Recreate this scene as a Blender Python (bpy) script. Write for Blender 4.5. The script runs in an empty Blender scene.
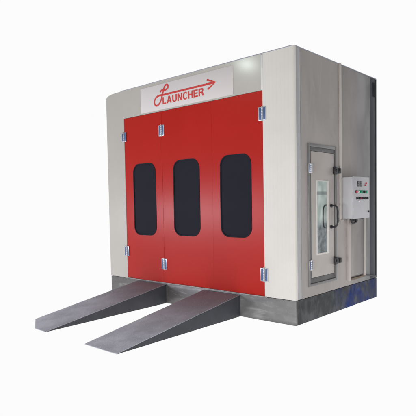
import bpy, bmesh, math, random
from mathutils import Vector, Matrix

random.seed(4)
scene = bpy.context.scene
col = scene.collection

# ------------------------------------------------------------------ sizes (m)
W, D, HB, H = 3.335, 2.135, 0.282, 3.05      # booth width, depth, plinth height, total height
T = 0.04                                     # cladding panel thickness
DX0, DX1, DZ1 = 0.418, 2.919, 2.640          # big red door opening

# ------------------------------------------------------------------ materials
def mat(name, base, rough=0.5, metal=0.0, var=0.0, scale=3.0, stretch=(1, 1, 1), bump=0.0, bscale=60.0,
        rvar=0.0, spec=0.5, ribs=None, extra=None, coat=0.0):
    m = bpy.data.materials.new(name)
    m.use_nodes = True
    nt = m.node_tree
    N, L = nt.nodes, nt.links
    p = N["Principled BSDF"]
    p.inputs["Base Color"].default_value = (*base, 1)
    p.inputs["Roughness"].default_value = rough
    p.inputs["Metallic"].default_value = metal
    p.inputs["Specular IOR Level"].default_value = spec
    p.inputs["Coat Weight"].default_value = coat
    p.inputs["Coat Roughness"].default_value = 0.14
    tc = N.new("ShaderNodeTexCoord")
    mp = N.new("ShaderNodeMapping")
    mp.inputs["Scale"].default_value = stretch
    L.new(tc.outputs["Object"], mp.inputs["Vector"])
    colour = None
    if var > 0:
        n = N.new("ShaderNodeTexNoise")
        n.inputs["Scale"].default_value = scale
        n.inputs["Detail"].default_value = 6
        n.inputs["Roughness"].default_value = 0.6
        L.new(mp.outputs[0], n.inputs["Vector"])
        mr = N.new("ShaderNodeMapRange")
        mr.inputs[1].default_value = 0.2; mr.inputs[2].default_value = 0.8
        mr.inputs[3].default_value = 1 - var * 1.6; mr.inputs[4].default_value = 1 + var * 1.6
        L.new(n.outputs["Fac"], mr.inputs[0])
        vm = N.new("ShaderNodeVectorMath"); vm.operation = 'SCALE'
        vm.inputs[0].default_value = base
        L.new(mr.outputs[0], vm.inputs["Scale"])
        colour = vm.outputs[0]
        if rvar > 0:
            r2 = N.new("ShaderNodeMapRange")
            r2.inputs[1].default_value = 0.1; r2.inputs[2].default_value = 0.9
            r2.inputs[3].default_value = rough - rvar; r2.inputs[4].default_value = rough + rvar
            L.new(n.outputs["Fac"], r2.inputs[0])
            L.new(r2.outputs[0], p.inputs["Roughness"])
    if extra:
        colour = extra(nt, tc, colour, p)
    if colour is not None:
        L.new(colour, p.inputs["Base Color"])
    h = None
    if bump > 0:
        n2 = N.new("ShaderNodeTexNoise")
        n2.inputs["Scale"].default_value = bscale
        n2.inputs["Detail"].default_value = 4
        L.new(tc.outputs["Object"], n2.inputs["Vector"])
        b = N.new("ShaderNodeBump")
        b.inputs["Strength"].default_value = bump
        b.inputs["Distance"].default_value = 0.004
        L.new(n2.outputs["Fac"], b.inputs["Height"])
        h = b
    if ribs:
        axis, pitch, depth = ribs
        sx = N.new("ShaderNodeSeparateXYZ"); L.new(tc.outputs["Object"], sx.inputs[0])
        ml = N.new("ShaderNodeMath"); ml.operation = 'MULTIPLY'; ml.inputs[1].default_value = 1.0 / pitch
        L.new(sx.outputs[axis], ml.inputs[0])
        pp = N.new("ShaderNodeMath"); pp.operation = 'PINGPONG'; pp.inputs[1].default_value = 0.5
        L.new(ml.outputs[0], pp.inputs[0])
        sm = N.new("ShaderNodeMapRange"); sm.interpolation_type = 'SMOOTHSTEP'
        sm.inputs[1].default_value = 0.0; sm.inputs[2].default_value = 0.12
        L.new(pp.outputs[0], sm.inputs[0])
        b2 = N.new("ShaderNodeBump"); b2.inputs["Strength"].default_value = depth
        b2.inputs["Distance"].default_value = 0.002
        L.new(sm.outputs[0], b2.inputs["Height"])
        if h: L.new(h.outputs[0], b2.inputs["Normal"])
        h = b2
    if h: L.new(h.outputs[0], p.inputs["Normal"])
    return m

def mixc(nt, fac, a, b, mode='MIX'):
    n = nt.nodes.new("ShaderNodeMix"); n.data_type = 'RGBA'; n.blend_type = mode
    if isinstance(fac, float): n.inputs[0].default_value = fac
    else: nt.links.new(fac, n.inputs[0])
    for i, v in ((6, a), (7, b)):
        if isinstance(v, tuple): n.inputs[i].default_value = (*v, 1)
        else: nt.links.new(v, n.inputs[i])
    return n.outputs[2]

def axis_ramp(nt, tc, axis, a, b, c=0.0, d=1.0):
    s = nt.nodes.new("ShaderNodeSeparateXYZ"); nt.links.new(tc.outputs["Object"], s.inputs[0])
    r = nt.nodes.new("ShaderNodeMapRange"); r.interpolation_type = 'SMOOTHSTEP'
    r.inputs[1].default_value = a; r.inputs[2].default_value = b
    r.inputs[3].default_value = c; r.inputs[4].default_value = d
    nt.links.new(s.outputs[axis], r.inputs[0])
    return r.outputs[0]

def noise(nt, tc, scale, detail=4, lo=0.4, hi=0.6, stretch=(1, 1, 1), dist=0.0, rot=(0, 0, 0)):
    m = nt.nodes.new("ShaderNodeMapping"); m.inputs["Scale"].default_value = stretch
    m.inputs["Rotation"].default_value = rot
    nt.links.new(tc.outputs["Object"], m.inputs["Vector"])
    n = nt.nodes.new("ShaderNodeTexNoise"); n.inputs["Scale"].default_value = scale
    n.inputs["Detail"].default_value = detail; n.inputs["Distortion"].default_value = dist
    nt.links.new(m.outputs[0], n.inputs["Vector"])
    r = nt.nodes.new("ShaderNodeMapRange"); r.inputs[1].default_value = lo; r.inputs[2].default_value = hi
    nt.links.new(n.outputs["Fac"], r.inputs[0])
    return r.outputs[0]

def mul(nt, a, b):
    m = nt.nodes.new("ShaderNodeMath"); m.operation = 'MULTIPLY'
    for i, v in ((0, a), (1, b)):
        if isinstance(v, float): m.inputs[i].default_value = v
        else: nt.links.new(v, m.inputs[i])
    return m.outputs[0]

def side_dirt_shade(nt, tc, colour, p):
    # smeared, greasy grey cladding: wipe marks, stains, plus painted reflections and rear shade
    n1 = noise(nt, tc, 1.5, 6, 0.38, 0.70, (1, 1.7, 0.9), 0.5, (0.7, 0, 0))
    c = mixc(nt, mul(nt, n1, 0.30), colour, (0.25, 0.23, 0.22))
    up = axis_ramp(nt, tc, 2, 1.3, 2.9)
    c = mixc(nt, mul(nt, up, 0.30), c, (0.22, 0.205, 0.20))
    n2 = noise(nt, tc, 3.5, 6, 0.52, 0.76, (1, 1.6, 0.45), 1.2, (-0.6, 0, 0))
    c = mixc(nt, mul(nt, n2, 0.16), c, (0.66, 0.62, 0.59))
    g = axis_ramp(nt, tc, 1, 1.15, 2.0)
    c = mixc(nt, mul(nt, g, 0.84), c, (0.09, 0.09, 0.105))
    r = nt.nodes.new("ShaderNodeMapRange"); r.inputs[3].default_value = 0.30; r.inputs[4].default_value = 0.52
    nt.links.new(n1, r.inputs[0]); nt.links.new(r.outputs[0], p.inputs["Roughness"])
    return c

def plinth_galv(nt, tc, colour, p):
    n1 = noise(nt, tc, 3.2, 6, 0.40, 0.66, (1, 1, 2.2), 0.6)
    c = mixc(nt, mul(nt, n1, 0.55), colour, (0.13, 0.128, 0.13))
    gl = axis_ramp(nt, tc, 0, 1.2, 2.7, 1.0, 0.0)
    c = mixc(nt, mul(nt, gl, 0.6), c, (0.10, 0.09, 0.085))
    n2 = noise(nt, tc, 3.0, 7, 0.56, 0.72, (1, 1, 5), 0.3)
    c = mixc(nt, mul(nt, n2, 0.45), c, (0.55, 0.55, 0.56))
    n5 = noise(nt, tc, 60, 4, 0.62, 0.74, (1, 1, 1), 0.0)
    c = mixc(nt, mul(nt, n5, 0.4), c, (0.5, 0.5, 0.5))
    # grime along the lower edge
    e = axis_ramp(nt, tc, 2, 0.0, 0.05, 1.0, 0.0)
    c = mixc(nt, mul(nt, e, 0.6), c, (0.10, 0.095, 0.09))
    return c

def plinth_blue(nt, tc, colour, p):
    # broken blue over dark galvanised sheet toward the rear end
    n1 = noise(nt, tc, 5.5, 6, 0.40, 0.64, (1, 1, 1.6), 0.8)
    c = mixc(nt, mul(nt, n1, 0.7), colour, (0.055, 0.058, 0.062))
    n9 = noise(nt, tc, 14, 5, 0.45, 0.70, (1, 1, 0.5), 0.0)
    c = mixc(nt, mul(nt, n9, 0.35), c, (0.24, 0.245, 0.25))
    g = axis_ramp(nt, tc, 1, 0.75, 1.45)
    n2 = noise(nt, tc, 5.0, 6, 0.34, 0.60)
    c = mixc(nt, mul(nt, g, n2), c, (0.008, 0.032, 0.21))
    n3 = noise(nt, tc, 5.0, 5, 0.56, 0.74, (1, 1, 1), 1.0)
    g2 = axis_ramp(nt, tc, 1, 1.2, 1.6)
    c = mixc(nt, mul(nt, mul(nt, g2, n3), 0.8), c, (0.08, 0.15, 0.42))
    g3 = axis_ramp(nt, tc, 1, 1.75, 2.1)
    c = mixc(nt, mul(nt, g3, 0.75), c, (0.04, 0.05, 0.08))
    return c

def ramp_top(nt, tc, colour, p):
    n1 = noise(nt, tc, 55, 4, 0.56, 0.72)
    c = mixc(nt, mul(nt, n1, 0.5), colour, (0.62, 0.62, 0.66))
    n4 = noise(nt, tc, 4, 5, 0.45, 0.65, (1, 0.6, 1), 0.3)
    c = mixc(nt, mul(nt, n4, 0.35), c, (0.24, 0.235, 0.26))
    n2 = noise(nt, tc, 9, 6, 0.60, 0.74, (3, 0.7, 1), 0.4)
    c = mixc(nt, mul(nt, n2, 0.35), c, (0.42, 0.41, 0.42))
    # darker and cooler close to the doors: colour offsets their red bounce light
    g = axis_ramp(nt, tc, 1, -1.3, -0.25)
    c = mixc(nt, mul(nt, g, 0.75), c, (0.20, 0.205, 0.235))
    n7 = noise(nt, tc, 120, 3, 0.50, 0.70)
    c = mixc(nt, mul(nt, n7, 0.35), c, (0.16, 0.16, 0.18))
    n8 = noise(nt, tc, 90, 2, 0.64, 0.72)
    c = mixc(nt, mul(nt, n8, 0.7), c, (0.75, 0.75, 0.78))
    return c

M = {}
M['cream'] = mat('cream_cladding', (0.80, 0.775, 0.735), 0.42, var=0.03, scale=2.0, rvar=0.05, bump=0.06, bscale=7, ribs=(0, 0.052, 0.35))
M['cream_plain'] = mat('cream_sheet', (0.62, 0.61, 0.60), 0.36, var=0.03, scale=2.0, bump=0.03, bscale=4, coat=0.6)
M['cream_left'] = mat('cream_header_sheet', (0.56, 0.535, 0.49), 0.36, var=0.03, scale=2.0, bump=0.03, bscale=4, coat=0.6)
M['sign'] = mat('sign_vinyl', (0.76, 0.715, 0.71), 0.40, var=0.015, scale=3, bump=0.04, bscale=8)
M['letter'] = mat('red_lettering', (0.68, 0.055, 0.05), 0.45, var=0.04, scale=12)
M['red'] = mat('red_door_paint', (0.50, 0.020, 0.014), 0.27, var=0.04, scale=1.2, rvar=0.03, bump=0.02, bscale=3, spec=0.22)
M['side'] = mat('grey_side_cladding', (0.42, 0.388, 0.375), 0.42, var=0.04, scale=2.2, bump=0.04, bscale=4, spec=0.35, extra=side_dirt_shade)
M['side_reflection'] = mat('cladding_dark_reflection', (0.080, 0.083, 0.098), 0.6, var=0.2, scale=2.0, stretch=(1, 2, 0.5), spec=0.15)  # rear cladding colour carries a dark reflection
M['side_reflection_black'] = mat('edge_dark_reflection', (0.022, 0.022, 0.03), 0.7, var=0.3, scale=3, spec=0.1)  # blackest end of the reflection painted at the rear
M['corner'] = mat('corner_trim_paint', (0.44, 0.435, 0.45), 0.38, var=0.04, scale=3, stretch=(1, 1, 0.4))
M['joint'] = mat('joint_strip_paint', (0.54, 0.495, 0.465), 0.42, var=0.06, scale=5, stretch=(1, 1, 0.3))
M['edge'] = mat('top_edge_trim', (0.36, 0.38, 0.44), 0.40, var=0.08, scale=6)
M['frame'] = mat('door_frame_aluminium', (0.235, 0.23, 0.23), 0.42, metal=0.25, var=0.08, scale=6, stretch=(1, 1, 0.4), rvar=0.05)
M['frame_dark'] = mat('door_frame_rebate', (0.13, 0.13, 0.135), 0.5, var=0.1, scale=8)
M['leaf'] = mat('side_door_skin', (0.49, 0.45, 0.425), 0.42, var=0.05, scale=3, bump=0.06, bscale=7)
M['bead'] = mat('glazing_bead', (0.74, 0.71, 0.68), 0.4, var=0.04, scale=9)
M['black'] = mat('black_plastic', (0.022, 0.022, 0.028), 0.42, var=0.2, scale=20)
M['window'] = mat('dark_window_glass', (0.023, 0.023, 0.034), 0.60, var=0.05, scale=2, spec=0.05)
M['gasket'] = mat('window_gasket', (0.018, 0.019, 0.028), 0.7, var=0.2, scale=10, spec=0.12)
M['steel'] = mat('bright_hinge_steel', (0.62, 0.63, 0.67), 0.30, metal=0.35, var=0.06, scale=20)
M['blue'] = mat('blue_hinge_film', (0.085, 0.145, 0.33), 0.35, var=0.15, scale=14)
M['plinth'] = mat('galvanised_plinth', (0.25, 0.248, 0.25), 0.40, metal=0.35, var=0.12, scale=8, bump=0.12, bscale=14, extra=plinth_galv)
M['plinth_side'] = mat('dark_blue_plinth', (0.085, 0.088, 0.095), 0.7, metal=0.0, spec=0.15, var=0.15, scale=7, bump=0.12, bscale=14, extra=plinth_blue)
M['sill'] = mat('sill_strip', (0.40, 0.38, 0.37), 0.45, metal=0.3, var=0.15, scale=10)
M['ramp_top'] = mat('ramp_tread_coating', (0.52, 0.53, 0.60), 0.8, var=0.14, scale=5, bump=0.35, bscale=140, extra=ramp_top)
M['ramp_side'] = mat('ramp_side_sheet', (0.046, 0.050, 0.062), 0.55, var=0.18, scale=6, bump=0.08, bscale=30)
M['box'] = mat('control_box_paint', (0.64, 0.64, 0.67), 0.40, var=0.03, scale=8, bump=0.05, bscale=90)
M['box_face'] = mat('control_box_door', (0.52, 0.52, 0.55), 0.40, var=0.03, scale=8, bump=0.05, bscale=90)
M['green'] = mat('green_push_button', (0.02, 0.42, 0.22), 0.35, var=0.05, scale=20)
M['redbtn'] = mat('red_push_button', (0.55, 0.03, 0.06), 0.35, var=0.05, scale=20)
M['white'] = mat('white_plastic', (0.78, 0.78, 0.78), 0.4, var=0.02, scale=20)
M['display'] = mat('display_glass', (0.03, 0.03, 0.035), 0.3, var=0.1, scale=50)
M['digit'] = mat('display_digit', (0.16, 0.15, 0.16), 0.4, var=0.1, scale=50)
M['rust'] = mat('aged_strip', (0.22, 0.17, 0.13), 0.6, var=0.25, scale=9)

# side door pane: pale teal reflections painted on opaque glass, dark clutter low down
def pane_mat():
    def ex(nt, tc, colour, p):
        a = noise(nt, tc, 4.5, 1, 0.36, 0.62, (1, 1.6, 0.9), 0.2)
        c = mixc(nt, a, (0.36, 0.45, 0.42), (0.62, 0.72, 0.69))
        low = axis_ramp(nt, tc, 2, 1.06, 1.20, 1.0, 0.0)
        b = noise(nt, tc, 12, 3, 0.36, 0.66, (1, 1.3, 1.0), 0.2)
        d = mixc(nt, b, (0.055, 0.075, 0.085), (0.26, 0.32, 0.33))
        c = mixc(nt, low, c, d)
        band = mul(nt, axis_ramp(nt, tc, 2, 1.44, 1.455), axis_ramp(nt, tc, 2, 1.475, 1.50, 1.0, 0.0))
        c = mixc(nt, mul(nt, band, 0.7), c, (0.12, 0.15, 0.15))
        return c
    return mat('side_door_glass', (0.3, 0.4, 0.38), 0.10, var=0.05, scale=4, spec=0.5, extra=ex)
M['pane'] = pane_mat()

# ------------------------------------------------------------------ mesh helpers
def link(name, bm, mats, parent=None, smooth=False, loc=None):
    bmesh.ops.recalc_face_normals(bm, faces=bm.faces)
    me = bpy.data.meshes.new(name)
    bm.to_mesh(me); bm.free()
    for m in (mats if isinstance(mats, (list, tuple)) else [mats]):
        me.materials.append(m)
    if smooth:
        for p in me.polygons: p.use_smooth = True
        me.set_sharp_from_angle(angle=math.radians(35))
    o = bpy.data.objects.new(name, me)
    col.objects.link(o)
    if parent is not None: attach(o, parent)
    if loc: o.location = loc
    return o

INV = {}
def attach(o, parent):
    o.parent = parent
    if parent.type == 'EMPTY':
        o.matrix_parent_inverse = Matrix.Translation(parent.location).inverted()

def add_box(bm, x0, x1, y0, y1, z0, z1, bev=0.0, mi=0, seg=2):
    r = bmesh.ops.create_cube(bm, size=1.0)
    vs = r['verts']
    for v in vs:
        v.co = Vector((x0 + (v.co.x + .5) * (x1 - x0), y0 + (v.co.y + .5) * (y1 - y0), z0 + (v.co.z + .5) * (z1 - z0)))
    fs = list({f for v in vs for f in v.link_faces})
    for f in fs: f.material_index = mi
    if bev > 0:
        es = list({e for v in vs for e in v.link_edges})
        g = bmesh.ops.bevel(bm, geom=es, offset=bev, segments=seg, affect='EDGES', profile=0.5)
        for f in g['faces']: f.material_index = mi
    return fs

def box(name, x0, x1, y0, y1, z0, z1, m, parent=None, bev=0.003, seg=2):
    bm = bmesh.new(); add_box(bm, x0, x1, y0, y1, z0, z1, bev, 0, seg)
    return link(name, bm, m, parent, smooth=bev > 0)

def add_cyl(bm, c, axis, r, length, n=20, mi=0, bev=0.0, r2=None):
    z = Vector(axis).normalized()
    q = z.to_track_quat('Z', 'Y').to_matrix().to_4x4()
    g = bmesh.ops.create_cone(bm, cap_ends=True, segments=n, radius1=r, radius2=r if r2 is None else r2, depth=length,
                              matrix=Matrix.Translation(Vector(c)) @ q)
    fs = list({f for v in g['verts'] for f in v.link_faces})
    for f in fs: f.material_index = mi
    if bev > 0:
        es = list({e for f in fs if len(f.verts) > 4 for e in f.edges})
        h = bmesh.ops.bevel(bm, geom=es, offset=bev, segments=2, affect='EDGES', profile=0.5)
        for f in h['faces']: f.material_index = mi

def add_prism(bm, pts, d0, d1, plane='xz', mi=0, holes=()):
    """closed outline pts extruded along the plane's normal from d0 to d1 (outline with holes is triangulated)"""
    def P(a, b, d):
        return {'xz': (a, d, b), 'yz': (d, a, b), 'xy': (a, b, d)}[plane]
    loops = [pts] + list(holes)
    before = set(bm.faces)
    if not holes:
        a = [bm.verts.new(P(u, v, d0)) for u, v in pts]
        b = [bm.verts.new(P(u, v, d1)) for u, v in pts]
        bm.faces.new(a); bm.faces.new(list(reversed(b)))
        n = len(a)
        for i in range(n): bm.faces.new((a[i], b[i], b[(i + 1) % n], a[(i + 1) % n]))
    else:
        for d in (d0, d1):
            es = []
            for lp in loops:
                vs = [bm.verts.new(P(u, v, d)) for u, v in lp]
                es += [bm.edges.new((vs[i], vs[(i + 1) % len(vs)])) for i in range(len(vs))]
            bmesh.ops.triangle_fill(bm, use_beauty=True, use_dissolve=False, edges=es)
        for lp in loops:
            a = [bm.verts.new(P(u, v, d0)) for u, v in lp]; b = [bm.verts.new(P(u, v, d1)) for u, v in lp]
            n = len(a)
            for i in range(n): bm.faces.new((a[i], b[i], b[(i + 1) % n], a[(i + 1) % n]))
        bmesh.ops.remove_doubles(bm, verts=bm.verts, dist=1e-5)
    for f in bm.faces:
        if f not in before: f.material_index = mi

def rrect(x0, x1, z0, z1, r, n=10, k=0.0):
    """rounded rectangle outline; k bulges the corners' centres a little"""
    out = []
    for cx, cz, a0 in ((x1 - r, z1 - r, 0), (x0 + r, z1 - r, 90), (x0 + r, z0 + r, 180), (x1 - r, z0 + r, 270)):
        for i in range(n + 1):
            a = math.radians(a0 + 90 * i / n)
            out.append((cx + r * math.cos(a), cz + r * math.sin(a)))
    return out

def tube_mesh(name, paths, radius, m, parent=None, flat=None, closed=False, res=6):
    """smooth tube(s) through points, turned into a mesh; flat squashes it along y about the first point"""
    cu = bpy.data.curves.new(name, 'CURVE'); cu.dimensions = '3D'
    cu.bevel_depth = radius; cu.bevel_resolution = 4; cu.use_fill_caps = True; cu.resolution_u = res
    for pts, kind in paths:
        s = cu.splines.new('BEZIER' if kind == 'smooth' else 'POLY')
        if kind == 'smooth':
            s.bezier_points.add(len(pts) - 1)
            for bp, c in zip(s.bezier_points, pts):
                bp.co = c; bp.handle_left_type = bp.handle_right_type = 'AUTO'
        else:
            s.points.add(len(pts) - 1)
            for pp, c in zip(s.points, pts): pp.co = (*c, 1)
    tmp = bpy.data.objects.new(name + '_curve', cu); col.objects.link(tmp)
    dg = bpy.context.evaluated_depsgraph_get()
    me = bpy.data.meshes.new_from_object(tmp.evaluated_get(dg))
    bpy.data.objects.remove(tmp)
    me.name = name
    if flat:
        y0, k = flat
        for v in me.vertices: v.co.y = y0 + (v.co.y - y0) * k
    me.materials.clear(); me.materials.append(m)
    for p in me.polygons: p.use_smooth = True
    o = bpy.data.objects.new(name, me); col.objects.link(o)
    if parent is not None: attach(o, parent)
    return o

def thing(name, label, cat, loc, group=None):
    o = bpy.data.objects.new(name, None); col.objects.link(o)
    o.location = loc; o.empty_display_size = 0.3
    o['label'] = label; o['category'] = cat
    if group: o['group'] = group
    return o

# ------------------------------------------------------------------ the spray booth
booth = thing('spray_booth', 'cream and grey spray booth with three red doors under a LAUNCHER sign', 'spray booth',
              (W / 2, D / 2, 0))

# inner shell (back, left wall, roof); the far top corner is rounded off a little
def zfront(x):                               # outline of the top with the rounded left corner
    return H
corner = [(0.0, 2.985), (0.012, 3.008), (0.045, 3.026), (0.11, 3.041), (0.22, 3.048), (0.36, H)]
bm = bmesh.new()
add_prism(bm, [(0.0, HB), (W - T, HB), (W - T, H - 0.004)] + [(x, z - 0.004) for x, z in reversed(corner)], T, D - 0.002)
shell = link('wall_panel', bm, M['cream_plain'], booth)
shell['label'] = 'cream shell of the booth behind the cladding'

# front cladding: left column, header, right column
bm = bmesh.new()
add_prism(bm, [(0.0, HB), (DX0 - 0.003, HB), (DX0 - 0.003, DZ1 + 0.004), (DX1 - 0.006, DZ1 + 0.004), (DX1 - 0.006, H - 0.001)] + list(reversed(corner)), 0.001, T)
o = link('cladding_panel', bm, M['cream_left'], booth); o['label'] = 'cream panel left of and above the red doors'
bm = bmesh.new()
add_box(bm, DX1 + 0.001, W, 0.0, T, HB, H, 0.0)
es = [e for e in bm.edges if all(v.co.x > W - .001 and v.co.y < .001 for v in e.verts)]
bmesh.ops.bevel(bm, geom=es, offset=0.016, segments=4, affect='EDGES', profile=0.5)
o = link('cladding_panel', bm, M['cream'], booth, True); o['label'] = 'wide cream panel right of the red doors'
# pale joint strip up beside the header
box('joint_strip', DX1 - 0.014, DX1 + 0.012, -0.004, 0.003, DZ1 + 0.01, H - 0.012, M['white'], booth, 0.0015)

# thin edge trim along the roof line, front and side
bm = bmesh.new()
add_box(bm, 0.36, W - 0.016, -0.003, 0.03, H - 0.0005, H + 0.008, 0.002)
link('roof_trim', bm, M['edge'], booth, True)
bm = bmesh.new()
add_box(bm, W - 0.035, W + 0.003, 0.02, D, H - 0.0005, H + 0.008, 0.002)
link('roof_trim', bm, M['edge'], booth, True)

# side cladding (x = W)
def side_panel(y0, y1, z0, z1, m, label, bev=0.003, out=0.0):
    o = box('side_panel', W - T, W + out, y0, y1, z0, z1, m, booth, bev)
    o['label'] = label
    return o
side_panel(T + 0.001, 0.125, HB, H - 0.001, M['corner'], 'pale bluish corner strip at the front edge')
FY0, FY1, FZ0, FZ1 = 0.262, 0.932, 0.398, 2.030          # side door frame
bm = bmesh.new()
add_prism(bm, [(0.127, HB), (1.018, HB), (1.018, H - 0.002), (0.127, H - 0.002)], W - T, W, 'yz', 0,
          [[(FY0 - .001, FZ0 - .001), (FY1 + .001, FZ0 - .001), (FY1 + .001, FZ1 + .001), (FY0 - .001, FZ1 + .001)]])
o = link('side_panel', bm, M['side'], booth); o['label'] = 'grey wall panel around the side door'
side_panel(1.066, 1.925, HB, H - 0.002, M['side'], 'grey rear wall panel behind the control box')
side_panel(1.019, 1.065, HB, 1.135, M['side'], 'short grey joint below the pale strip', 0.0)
side_panel(1.927, 2.075, HB, H - 0.002, M['side_reflection'], 'rear edge panel coloured with a dark bluish reflection')
side_panel(2.077, D, HB, H - 0.004, M['side_reflection_black'], 'rear corner edge coloured almost black as a reflection')
o = box('joint_strip', W - T, W + 0.016, 1.0195, 1.0655, 1.135, H + 0.012, M['joint'], booth, 0.005); o['label'] = 'pale vertical joint strip beside the side door'
# small ledge under the pale strip
bm = bmesh.new(); add_box(bm, W, W + 0.03, 1.015, 1.085, 1.118, 1.134, 0.003)
link('bracket', bm, M['joint'], booth, True)

# ---- plinth
bm = bmesh.new()
add_box(bm, 0.012, W, 0.0, 0.03, 0.0, HB - 0.006, 0.003)
o = link('plinth', bm, M['plinth'], booth, True); o['label'] = 'mottled galvanised steel plinth at the front'
bm = bmesh.new()
add_box(bm, W - 0.03, W - 0.0005, 0.031, D, 0.0, HB - 0.006, 0.003)
add_box(bm, 0.012, W - 0.031, D - 0.03, D - 0.001, 0.0, HB - 0.006, 0.0)
add_box(bm, 0.013, 0.04, 0.031, D - 0.031, 0.0, HB - 0.006, 0.0)
o = link('plinth', bm, M['plinth_side'], booth, True); o['label'] = 'dark plinth on the side, blue toward the rear'
box('door_sill', DX0 - 0.05, DX1 + 0.03, -0.008, 0.0295, HB - 0.0055, HB + 0.004, M['sill'], booth, 0.002)
# screws along plinth flange
# ---- red folding door leaves
leaf_x = [(DX0, 1.2215), (1.2250, 2.1350), (2.1362, DX1 - 0.001)]
wins = [(0.602, 1.078, 0.935, 1.957), (1.440, 1.914, 0.948, 1.952), (2.268, 2.740, 0.958, 1.950)]

def hinge(x, z0, z1, parent, y=0.0, w=0.040, axis='x', face=0.0):
    """steel butt hinge: two blue-filmed leaves and a bright knuckle barrel with pin caps"""
    bm = bmesh.new()
    def B(a0, a1, d0, d1, zz0, zz1, bev, mi):
        if axis == 'x': add_box(bm, x + a0, x + a1, face - d1, face - d0, zz0, zz1, bev, mi)
        else: add_box(bm, face + d0, face + d1, x + a0, x + a1, zz0, zz1, bev, mi)
    B(-w - 0.012, -0.004, 0.0, 0.007, z0, z1, 0.0015, 0)
    B(0.004, w + 0.012, 0.0, 0.007, z0, z1, 0.0015, 0)
    B(-w - 0.003, -0.014, 0.0065, 0.0085, z0 + 0.009, z1 - 0.009, 0.0008, 1)
    B(0.014, w + 0.003, 0.0065, 0.0085, z0 + 0.009, z1 - 0.009, 0.0008, 1)
    c = (x, face - 0.009, 0) if axis == 'x' else (face + 0.009, x, 0)
    n = 5; h = (z1 - z0) / n
    for i in range(n):
        add_cyl(bm, (c[0], c[1], z0 + h * (i + .5)), (0, 0, 1), 0.0095, h - 0.002, 16, 0, 0.001)
    add_cyl(bm, (c[0], c[1], z1 + 0.003), (0, 0, 1), 0.007, 0.008, 12, 0)
    add_cyl(bm, (c[0], c[1], z0 - 0.003), (0, 0, 1), 0.007, 0.008, 12, 0)
    return link('hinge', bm, [M['steel'], M['blue']], parent, True)

leaf_labels = ['left red door leaf with the smallest looking window', 'middle red door leaf', 'right red door leaf']
leaves = []
for i, ((x0, x1), (a0, a1, b0, b1)) in enumerate(zip(leaf_x, wins)):
    bm = bmesh.new()
    hole = rrect(a0, a1, b0, b1, 0.125)
    add_prism(bm, [(x0, HB + 0.006), (x1, HB + 0.006), (x1, DZ1), (x0, DZ1)], 0.006, T, 'xz', 0, [hole])
    lf = link('door_leaf', bm, M['red'], booth); lf['label'] = leaf_labels[i]
    leaves.append(lf)
    # dark pane set back in the leaf
    bm = bmesh.new()
    add_prism(bm, rrect(a0 + 0.004, a1 - 0.004, b0 + 0.004, b1 - 0.004, 0.122), 0.009, 0.024)
    link('window_pane', bm, M['window'], lf)
    # rubber gasket ring
    bm = bmesh.new()
    add_prism(bm, rrect(a0 - 0.004, a1 + 0.004, b0 - 0.004, b1 + 0.004, 0.129), 0.001, 0.0085, 'xz', 0,
              [rrect(a0 + 0.012, a1 - 0.012, b0 + 0.012, b1 - 0.012, 0.113)])
    link('gasket', bm, M['gasket'], lf)
# dark reveal behind the leaves (shows as thin seams)
box('door_reveal', DX0 - 0.002, DX1 + 0.0, T + 0.0005, T + 0.004, HB, DZ1 + 0.003, M['gasket'], booth, 0)
for x, zs, lf in ((DX0 - 0.004, ((2.304, 2.437), (0.610, 0.757)), leaves[0]),
                  (1.2232, ((2.308, 2.456), (0.468, 0.618)), leaves[1]),
                  (DX1 - 0.002, ((2.300, 2.455), (0.460, 0.615)), leaves[2])):
    for z0, z1 in zs:
        hinge(x, z0, z1, lf, face=-0.0005 if lf is not leaves[1] else 0.0055)

# ---- sign board with its lettering
sign = box('sign_board', 0.815, 2.497, -0.004, 0.0015, 2.664, 3.006, M['sign'], booth, 0.001)
YS = -0.0045
def sp(x, z): return (x, YS, z)
script_l = [(1.226, 2.900), (1.254, 2.919), (1.292, 2.914), (1.342, 2.916), (1.380, 2.944), (1.368, 2.974), (1.334, 2.976),
            (1.304, 2.945), (1.284, 2.898), (1.262, 2.848), (1.232, 2.780), (1.190, 2.738), (1.140, 2.728), (1.107, 2.760),
            (1.117, 2.816), (1.172, 2.850), (1.270, 2.853)]
arrow = [(1.262, 2.853), (2.205, 2.856)]
head = [(2.082, 2.909), (2.222, 2.857), (2.092, 2.790)]
tube_mesh('arrow_emblem', [([sp(*p) for p in script_l], 'smooth'), ([sp(*p) for p in arrow], 'poly'), ([sp(*p) for p in head], 'poly')],
          0.0130, M['letter'], sign, flat=(YS, 0.06), res=10)
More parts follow.
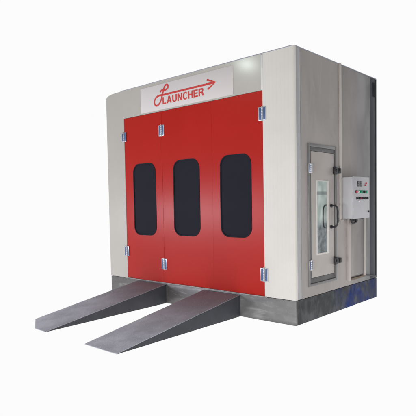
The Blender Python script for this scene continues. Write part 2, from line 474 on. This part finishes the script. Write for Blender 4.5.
# LAUNCHER in heavy grotesque capitals, each glyph an outline with its counters on a unit-height grid
def arc(cx, cy, rx, ry, a0, a1, n=8):
    return [(cx + rx * math.cos(math.radians(a0 + (a1 - a0) * i / n)), cy + ry * math.sin(math.radians(a0 + (a1 - a0) * i / n))) for i in range(n + 1)]
k = 0.235                                    # stem width
GL = {
 'L': (0.72, [[(0, 0), (.72, 0), (.72, .19), (k, .19), (k, 1), (0, 1)]]),
 'A': (0.98, [[(0, 0), (.25, 0), (.31, .21), (.67, .21), (.73, 0), (.98, 0), (.63, 1), (.35, 1)], [(.365, .39), (.615, .39), (.49, .79)]]),
 'U': (0.88, [[(0, 1), (0, .34)] + arc(.44, .36, .44, .38, 184, 356, 12) + [(.88, 1), (.88 - k, 1)] + arc(.44, .36, .44 - k, .19, 0, -180, 10) + [(k, 1)]]),
 'N': (0.90, [[(0, 0), (k, 0), (k, .64), (.64, 0), (.90, 0), (.90, 1), (.90 - k, 1), (.90 - k, .36), (.26, 1), (0, 1)]]),
 'C': (0.84, [arc(.46, .5, .46, .52, 38, 322, 20) + arc(.46, .5, .46 - k, .33, 326, 34, 16)]),
 'H': (0.88, [[(0, 0), (k, 0), (k, .41), (.88 - k, .41), (.88 - k, 0), (.88, 0), (.88, 1), (.88 - k, 1), (.88 - k, .60), (k, .60), (k, 1), (0, 1)]]),
 'E': (0.78, [[(0, 0), (.78, 0), (.78, .19), (k, .19), (k, .41), (.72, .41), (.72, .60), (k, .60), (k, .81), (.76, .81), (.76, 1), (0, 1)]]),
 'R': (0.90, [[(0, 0), (k, 0), (k, .38), (.40, .38), (.52, .34), (.60, .20), (.63, 0), (.90, 0), (.87, .18), (.80, .38), (.70, .46)] + arc(.60, .73, .27, .27, -60, 90, 10) + [(0, 1)],
              [(k, .56), (.52, .56)] + arc(.55, .69, .09, .12, -70, 70, 6) + [(.52, .82), (k, .82)]]),
}
word = 'LAUNCHER'
total = sum(GL[c][0] for c in word) + 0.13 * (len(word) - 1)
cu = bpy.data.curves.new('lettering', 'CURVE'); cu.dimensions = '2D'; cu.fill_mode = 'BOTH'; cu.extrude = 0.0006
u0 = 0.0
for c in word:
    wd, loops = GL[c]
    for lp in loops:
        sl = cu.splines.new('POLY'); sl.points.add(len(lp) - 1); sl.use_cyclic_u = True
        for pp, (a, b) in zip(sl.points, lp):
            pp.co = ((u0 + a) / total * 0.757, b * 0.095, 0, 1)
    u0 += wd + 0.13
tmp = bpy.data.objects.new('lettering_tmp', cu); col.objects.link(tmp)
me = bpy.data.meshes.new_from_object(tmp.evaluated_get(bpy.context.evaluated_depsgraph_get()))
bpy.data.objects.remove(tmp)
for v in me.vertices:
    v.co = Vector((1.268 + v.co.x, -0.0052 - v.co.z, 2.727 + v.co.y))
bm = bmesh.new(); bm.from_mesh(me)
link('lettering', bm, M['letter'], sign)

# ---- side door
frame_parts = []
bm = bmesh.new()
LY0, LY1, LZ0, LZ1 = 0.336, 0.872, 0.492, 1.945
# outer raised frame
def ring_yz(bm, o, i, d0, d1, mi=0):
    (a0, a1, b0, b1), (c0, c1, e0, e1) = o, i
    # head and foot butt between the stiles
    add_box(bm, d0, d1, a0, c0, b0, b1, 0.003, mi)
    add_box(bm, d0, d1, c1, a1, b0, b1, 0.003, mi)
    if e1 < b1: add_box(bm, d0, d1 - 0.001, c0 + 0.0003, c1 - 0.0003, e1, b1, 0.003, mi)
    if e0 > b0: add_box(bm, d0, d1 - 0.001, c0 + 0.0003, c1 - 0.0003, b0, e0, 0.003, mi)
ring_yz(bm, (FY0, FY1, FZ0, FZ1), (FY0 + 0.030, FY1 - 0.030, FZ0 + 0.030, FZ1 - 0.035), W - T, W + 0.014)
ring_yz(bm, (FY0 + 0.0305, FY1 - 0.0305, FZ0 + 0.0305, FZ1 - 0.0355), (LY0 - 0.004, LY1 + 0.004, LZ0 - 0.003, LZ1 + 0.003), W - T, W + 0.002, 1)
door = box('side_door', W - T, W + 0.005, LY0, LY1, LZ0, LZ1, M['leaf'], booth, 0.003)
door['label'] = 'narrow grey personnel door with a tall glass pane'
link('door_frame', bm, [M['frame'], M['frame_dark']], door, True)
GY0, GY1, GZ0, GZ1 = 0.458, 0.688, 0.768, 1.606
box('glass_pane', W - 0.01, W + 0.007, GY0, GY1, GZ0, GZ1, M['pane'], door, 0)
bm = bmesh.new()
ring_yz(bm, (GY0 - 0.014, GY1 + 0.050, GZ0 - 0.020, GZ1 + 0.010), (GY0 + 0.0, GY1 - 0.0, GZ0, GZ1), W, W + 0.014)
link('glazing_bead', bm, M['bead'], door, True)
# D handle outside, on round roses
HY = 0.800
o = tube_mesh('handle', [([(W + 0.004, HY, 1.318), (W + 0.045, HY, 1.318), (W + 0.075, HY + 0.002, 1.306), (W + 0.088, HY + 0.004, 1.275),
                      (W + 0.090, HY + 0.004, 1.19), (W + 0.088, HY + 0.004, 1.105), (W + 0.075, HY + 0.002, 1.074),
                      (W + 0.045, HY, 1.062), (W + 0.004, HY, 1.062)], 'smooth')], 0.0100, M['black'], door)
for zz in (1.318, 1.062):
    bm = bmesh.new(); add_cyl(bm, (W + 0.010, HY, zz), (1, 0, 0), 0.023, 0.014, 20, 0, 0.002)
    link('handle_rose', bm, M['black'], door, True)
# second dark handle outline laid on the glass
o = tube_mesh('handle_outline', [([(W + 0.009, 0.675, 1.327), (W + 0.010, 0.632, 1.318), (W + 0.010, 0.607, 1.285), (W + 0.010, 0.598, 1.226),
                      (W + 0.010, 0.600, 1.12), (W + 0.010, 0.615, 1.075), (W + 0.009, 0.660, 1.055)], 'smooth')], 0.0065, M['black'], door)
hinge(0.300, 1.695, 1.800, door, axis='y', face=W + 0.0145, w=0.026)
hinge(0.300, 0.590, 0.700, door, axis='y', face=W + 0.0145, w=0.026)
# compression latches: keeper block, arm and knob
for z in (1.742, 0.640):
    bm = bmesh.new()
    add_box(bm, W + 0.003, W + 0.036, 0.852, 0.915, z - 0.046, z + 0.046, 0.006)
    add_box(bm, W + 0.014, W + 0.030, 0.900, 0.968, z - 0.028, z + 0.026, 0.005)
    add_box(bm, W + 0.001, W + 0.040, 0.962, 1.008, z - 0.034, z + 0.032, 0.007)
    add_cyl(bm, (W + 0.040, 0.884, z), (1, 0, 0), 0.018, 0.012, 18, 0, 0.002)
    link('latch', bm, M['black'], door, True)

# ---- control box on the side wall
CY0, CY1, CZ0, CZ1, CD = 1.085, 1.537, 1.152, 1.668, 0.160
cb = box('control_box', W + 0.002, W + CD - 0.012, CY0, CY1, CZ0, CZ1, M['box'], booth, 0.005)
cb['label'] = 'grey wall mounted control box with meters and buttons'
XF = W + CD
box('box_door', XF - 0.0115, XF, CY0 - 0.003, CY1 + 0.003, CZ0 - 0.003, CZ1 + 0.003, M['box_face'], cb, 0.004)
def meter(y0, y1):
    bm = bmesh.new()
    add_box(bm, XF - 0.002, XF + 0.006, y0, y1, 1.545, 1.614, 0.002, 0)
    for k in range(2):
        add_box(bm, XF + 0.0055, XF + 0.0072, y0 + 0.010, y1 - 0.010, 1.588 - k * 0.026, 1.602 - k * 0.026, 0.0, 1)
    link('display', bm, [M['display'], M['digit']], cb, True)
meter(1.180, 1.238); meter(1.250, 1.312)
def button(y, z, m, r=0.013, ring=True):
    bm = bmesh.new()
    if ring: add_cyl(bm, (XF + 0.002, y, z), (1, 0, 0), r * 1.3, 0.008, 20, 0, 0.001)
    add_cyl(bm, (XF + 0.009, y, z), (1, 0, 0), r, 0.016, 20, 1, 0.002)
    link('button', bm, [M['black'], m], cb, True)
for y, z in ((1.425, 1.592), (1.400, 1.566)): button(y, z, M['redbtn'], 0.008, False)
button(1.150, 1.482, M['redbtn'], 0.016)
button(1.200, 1.482, M['white'], 0.012)
bm = bmesh.new(); add_box(bm, XF - 0.001, XF + 0.003, 1.232, 1.480, 1.462, 1.503, 0.001)
link('button_plate', bm, M['green'], cb, True)
for y in (1.285, 1.335, 1.385, 1.435): button(y, 1.482, M['green'] if y in (1.285, 1.435) else M['black'], 0.014)
for k, y in enumerate((1.168, 1.228, 1.278, 1.318, 1.365, 1.415, 1.462)):
    bm = bmesh.new()
    add_cyl(bm, (XF + 0.003, y, 1.400), (1, 0, 0), 0.016, 0.008, 20, 0, 0.001)
    add_cyl(bm, (XF + 0.010, y, 1.400), (1, 0, 0), 0.011, 0.012, 18, 1 if k == 2 else 0, 0.001)
    add_box(bm, XF + 0.012, XF + 0.022, y - 0.003, y + 0.003, 1.390, 1.410, 0.001, 0)
    link('rotary_switch', bm, [M['black'], M['redbtn']], cb, True)
for y in (1.168, 1.425): pass
button(1.215, 1.366, M['white'], 0.008, False)
bm = bmesh.new()
add_cyl(bm, (XF + 0.003, 1.508, 1.228), (1, 0, 0), 0.012, 0.010, 16, 0, 0.001)
add_box(bm, XF + 0.006, XF + 0.012, 1.505, 1.511, 1.216, 1.240, 0.0)
link('lock', bm, M['black'], cb, True)
for z in (1.26, 1.60):
    bm = bmesh.new(); add_box(bm, W + CD - 0.040, W + CD - 0.004, CY1, CY1 + 0.010, z - 0.03, z + 0.03, 0.002)
    link('box_hinge', bm, M['black'], cb, True)
# cable glands and a short cable loop under the box
for y in (1.20, 1.26, 1.33):
    bm = bmesh.new()
    add_cyl(bm, (W + 0.075, y, CZ0 - 0.012), (0, 0, 1), 0.020, 0.030, 18, 0, 0.003)
    add_cyl(bm, (W + 0.075, y, CZ0 - 0.034), (0, 0, 1), 0.013, 0.020, 18, 0, 0.002)
    link('cable_gland', bm, M['black'], cb, True)
tube_mesh('cable', [([(W + 0.075, 1.20, CZ0 - 0.03), (W + 0.075, 1.225, CZ0 - 0.060), (W + 0.075, 1.29, CZ0 - 0.062), (W + 0.06, 1.38, CZ0 - 0.040), (W + 0.02, 1.45, CZ0 - 0.022)], 'smooth')],
          0.013, M['black'], cb)

# ---- service duct framed in pale strips below the box
duct = box('duct_cover', W, W + 0.022, 1.272, 1.668, 0.392, CZ0 - 0.02, M['side'], booth, 0.002)
duct['label'] = 'grey service duct cover framed by pale strips under the control box'
box('trim_strip', W, W + 0.034, 1.216, 1.271, 0.345, CZ0 - 0.012, M['joint'], duct, 0.004)
box('trim_strip', W, W + 0.034, 1.669, 1.712, 0.372, CZ0 - 0.012, M['joint'], duct, 0.004)
box('trim_strip', W, W + 0.030, 1.2715, 1.7125, 0.345, 0.371, M['rust'], duct, 0.003)
tube_mesh('conduit', [([(W + 0.012, 1.70, 0.372), (W + 0.016, 1.80, 0.352), (W + 0.016, 1.93, 0.328), (W + 0.012, 2.09, 0.300)], 'smooth')],
          0.009, M['black'], booth)
# bolts on plinth and dark notch of the painted rear reflection near the top
box('reflection_notch', W, W + 0.008, 2.00, 2.07, 2.80, 2.985, M['side_reflection_black'], booth, 0.002)

# ------------------------------------------------------------------ loading ramps
def make_ramp(rear_l, rear_r, tip_l, tip_r, clip, label, zr):
    """wedge: tread slopes from the plinth top down to the ground; closed sheet sides"""
    yr = -0.003
    cx, cy = (rear_l + rear_r) / 2, yr
    t = thing('loading_ramp', label, 'ramp', (cx, cy, 0), 'ramps leading up to the red doors')
    L = 1.900
    def z(y): return max(0.004, zr * (1 + y / L))
    if clip: outline = [(rear_l, yr), (rear_r, yr), (tip_r, -L), clip[1], clip[0]]
    else: outline = [(rear_l, yr), (rear_r, yr), (tip_r, -L), (tip_l, -L)]
    c = Vector((sum(p[0] for p in outline) / len(outline), sum(p[1] for p in outline) / len(outline)))
    bm = bmesh.new()
    ins = []
    for x, y in outline:
        d = (c - Vector((x, y))).normalized()
        ins.append((x + d.x * 0.004, min(y + d.y * 0.004, yr)))
    lo = [bm.verts.new((x, y, 0.0)) for x, y in ins]
    hi = [bm.verts.new((x, y, z(y) - 0.002)) for x, y in ins]
    n = len(lo)
    bm.faces.new(lo); bm.faces.new(hi)
    for i in range(n): bm.faces.new((lo[i], lo[(i + 1) % n], hi[(i + 1) % n], hi[i]))
    link('side_sheet', bm, M['ramp_side'], t)
    bm = bmesh.new()
    a = [bm.verts.new((x, y, z(y) - 0.0018)) for x, y in outline]
    b = [bm.verts.new((x, y, z(y) + 0.004)) for x, y in outline]
    bm.faces.new(a); bm.faces.new(b)
    for i in range(n): bm.faces.new((a[i], a[(i + 1) % n], b[(i + 1) % n], b[i]))
    bmesh.ops.recalc_face_normals(bm, faces=bm.faces)
    es = [e for e in bm.edges if all(v in b for v in e.verts)]
    bmesh.ops.bevel(bm, geom=es, offset=0.003, segments=2, affect='EDGES', profile=0.5)
    link('tread_plate', bm, M['ramp_top'], t, True)
    return t
make_ramp(0.662, 1.252, 0.80, 1.347, [(0.786, -1.712), (1.123, -1.900)], 'dark grey loading ramp with a cut tip corner, nearer the narrow cream panel', 0.262)
make_ramp(1.965, 2.556, 2.091, 2.603, None, 'dark grey loading ramp with a square tip, under the middle and right doors', 0.262)

# ------------------------------------------------------------------ setting: seamless white floor, self-lit so no shadows show on it
bm = bmesh.new()
bmesh.ops.create_grid(bm, x_segments=1, y_segments=1, size=400)
fl = link('floor', bm, [], None)
fl.location.z = -0.002
fm = bpy.data.materials.new('white_self_lit_floor'); fm.use_nodes = True
nt = fm.node_tree; nt.nodes.clear()
em = nt.nodes.new('ShaderNodeEmission'); em.inputs[0].default_value = (0.973, 0.973, 0.973, 1); em.inputs[1].default_value = 1.0
out = nt.nodes.new('ShaderNodeOutputMaterial'); nt.links.new(em.outputs[0], out.inputs[0])
tcf = nt.nodes.new('ShaderNodeNewGeometry')
df = nt.nodes.new('ShaderNodeVectorMath'); df.operation = 'DOT_PRODUCT'; df.inputs[1].default_value = Vector((-0.677, 0.736, 0.0))
mf = nt.nodes.new('ShaderNodeMapRange'); mf.interpolation_type = 'SMOOTHSTEP'
mf.inputs[1].default_value = -7.4; mf.inputs[2].default_value = -6.2; mf.inputs[3].default_value = 0.10; mf.inputs[4].default_value = 1.0
nt.links.new(tcf.outputs['Position'], df.inputs[0]); nt.links.new(df.outputs['Value'], mf.inputs[0])
nt.links.new(mf.outputs[0], em.inputs[1])
fl.data.materials.append(fm)
fl['kind'] = 'structure'

# ------------------------------------------------------------------ world: white behind the booth, dimmed elsewhere to shade the faces in view
w = bpy.data.worlds.new("World"); scene.world = w; w.use_nodes = True
nt = w.node_tree; N, L = nt.nodes, nt.links
bg = N["Background"]
tc = N.new("ShaderNodeTexCoord")
dt = N.new("ShaderNodeVectorMath"); dt.operation = 'DOT_PRODUCT'
dt.inputs[1].default_value = Vector((-0.677, 0.736, 0.0)).normalized()
L.new(tc.outputs["Generated"], dt.inputs[0])
mr = N.new("ShaderNodeMapRange"); mr.interpolation_type = 'SMOOTHSTEP'
mr.inputs[1].default_value = 0.10; mr.inputs[2].default_value = 0.50
mr.inputs[3].default_value = 0.0; mr.inputs[4].default_value = 1.0
L.new(dt.outputs["Value"], mr.inputs[0])
mx = N.new("ShaderNodeMix"); mx.data_type = 'RGBA'
mx.inputs[6].default_value = (0.12, 0.122, 0.13, 1); mx.inputs[7].default_value = (0.973, 0.973, 0.973, 1)
L.new(mr.outputs[0], mx.inputs[0]); L.new(mx.outputs[2], bg.inputs[0])
bg.inputs[1].default_value = 1.0

# ------------------------------------------------------------------ lamps
def area(name, loc, target, sx, sy, power, colr=(1, 1, 1)):
    ld = bpy.data.lights.new(name, 'AREA'); ld.shape = 'RECTANGLE'; ld.size = sx; ld.size_y = sy
    ld.energy = power; ld.color = colr
    o = bpy.data.objects.new(name, ld); col.objects.link(o)
    o.location = loc
    o.rotation_euler = (Vector(target) - Vector(loc)).to_track_quat('-Z', 'Y').to_euler()
    return o
area('glare_softbox', (-1.95, -4.9, 1.15), (1.9, 0, 1.2), 3.6, 0.42, 88, (0.88, 0.88, 1.0))  # added softbox that puts the glare on the red doors
area('key_light', (4.6, -7.5, 0.8), (2.9, 0, 0.8), 2.0, 1.0, 190, (1.0, 0.98, 0.95))
area('side_fill', (8.6, -0.6, 2.2), (3.3, 1.1, 1.1), 2.5, 2.0, 55, (1.0, 0.99, 0.97))
area('ceiling_lamp', (-1.85, -6.0, 5.05), (2.0, 0, 2.5), 0.28, 0.08, 13, (0.85, 1.0, 0.93))

# ------------------------------------------------------------------ camera
cd = bpy.data.cameras.new('camera'); cam = bpy.data.objects.new('camera', cd); col.objects.link(cam)
r = Vector((0.73661523, 0.67605352, -0.01869858)); u = Vector((-0.02015792, 0.04958248, 0.99856659)); f = Vector((-0.67601158, 0.73518244, -0.05015104))
cam.matrix_world = Matrix(((r.x, u.x, -f.x, 6.21899), (r.y, u.y, -f.y, -4.62942), (r.z, u.z, -f.z, 1.37216), (0, 0, 0, 1)))
cd.sensor_fit = 'HORIZONTAL'; cd.sensor_width = 36.0; cd.lens = 491.38301 / 416 * 36
cd.shift_x = 5.20705 / 416; cd.shift_y = 20.17676 / 416
cd.clip_end = 2000
scene.camera = cam
scene.view_settings.view_transform = 'Standard'
scene.view_settings.look = 'None'
scene.view_settings.exposure = 0
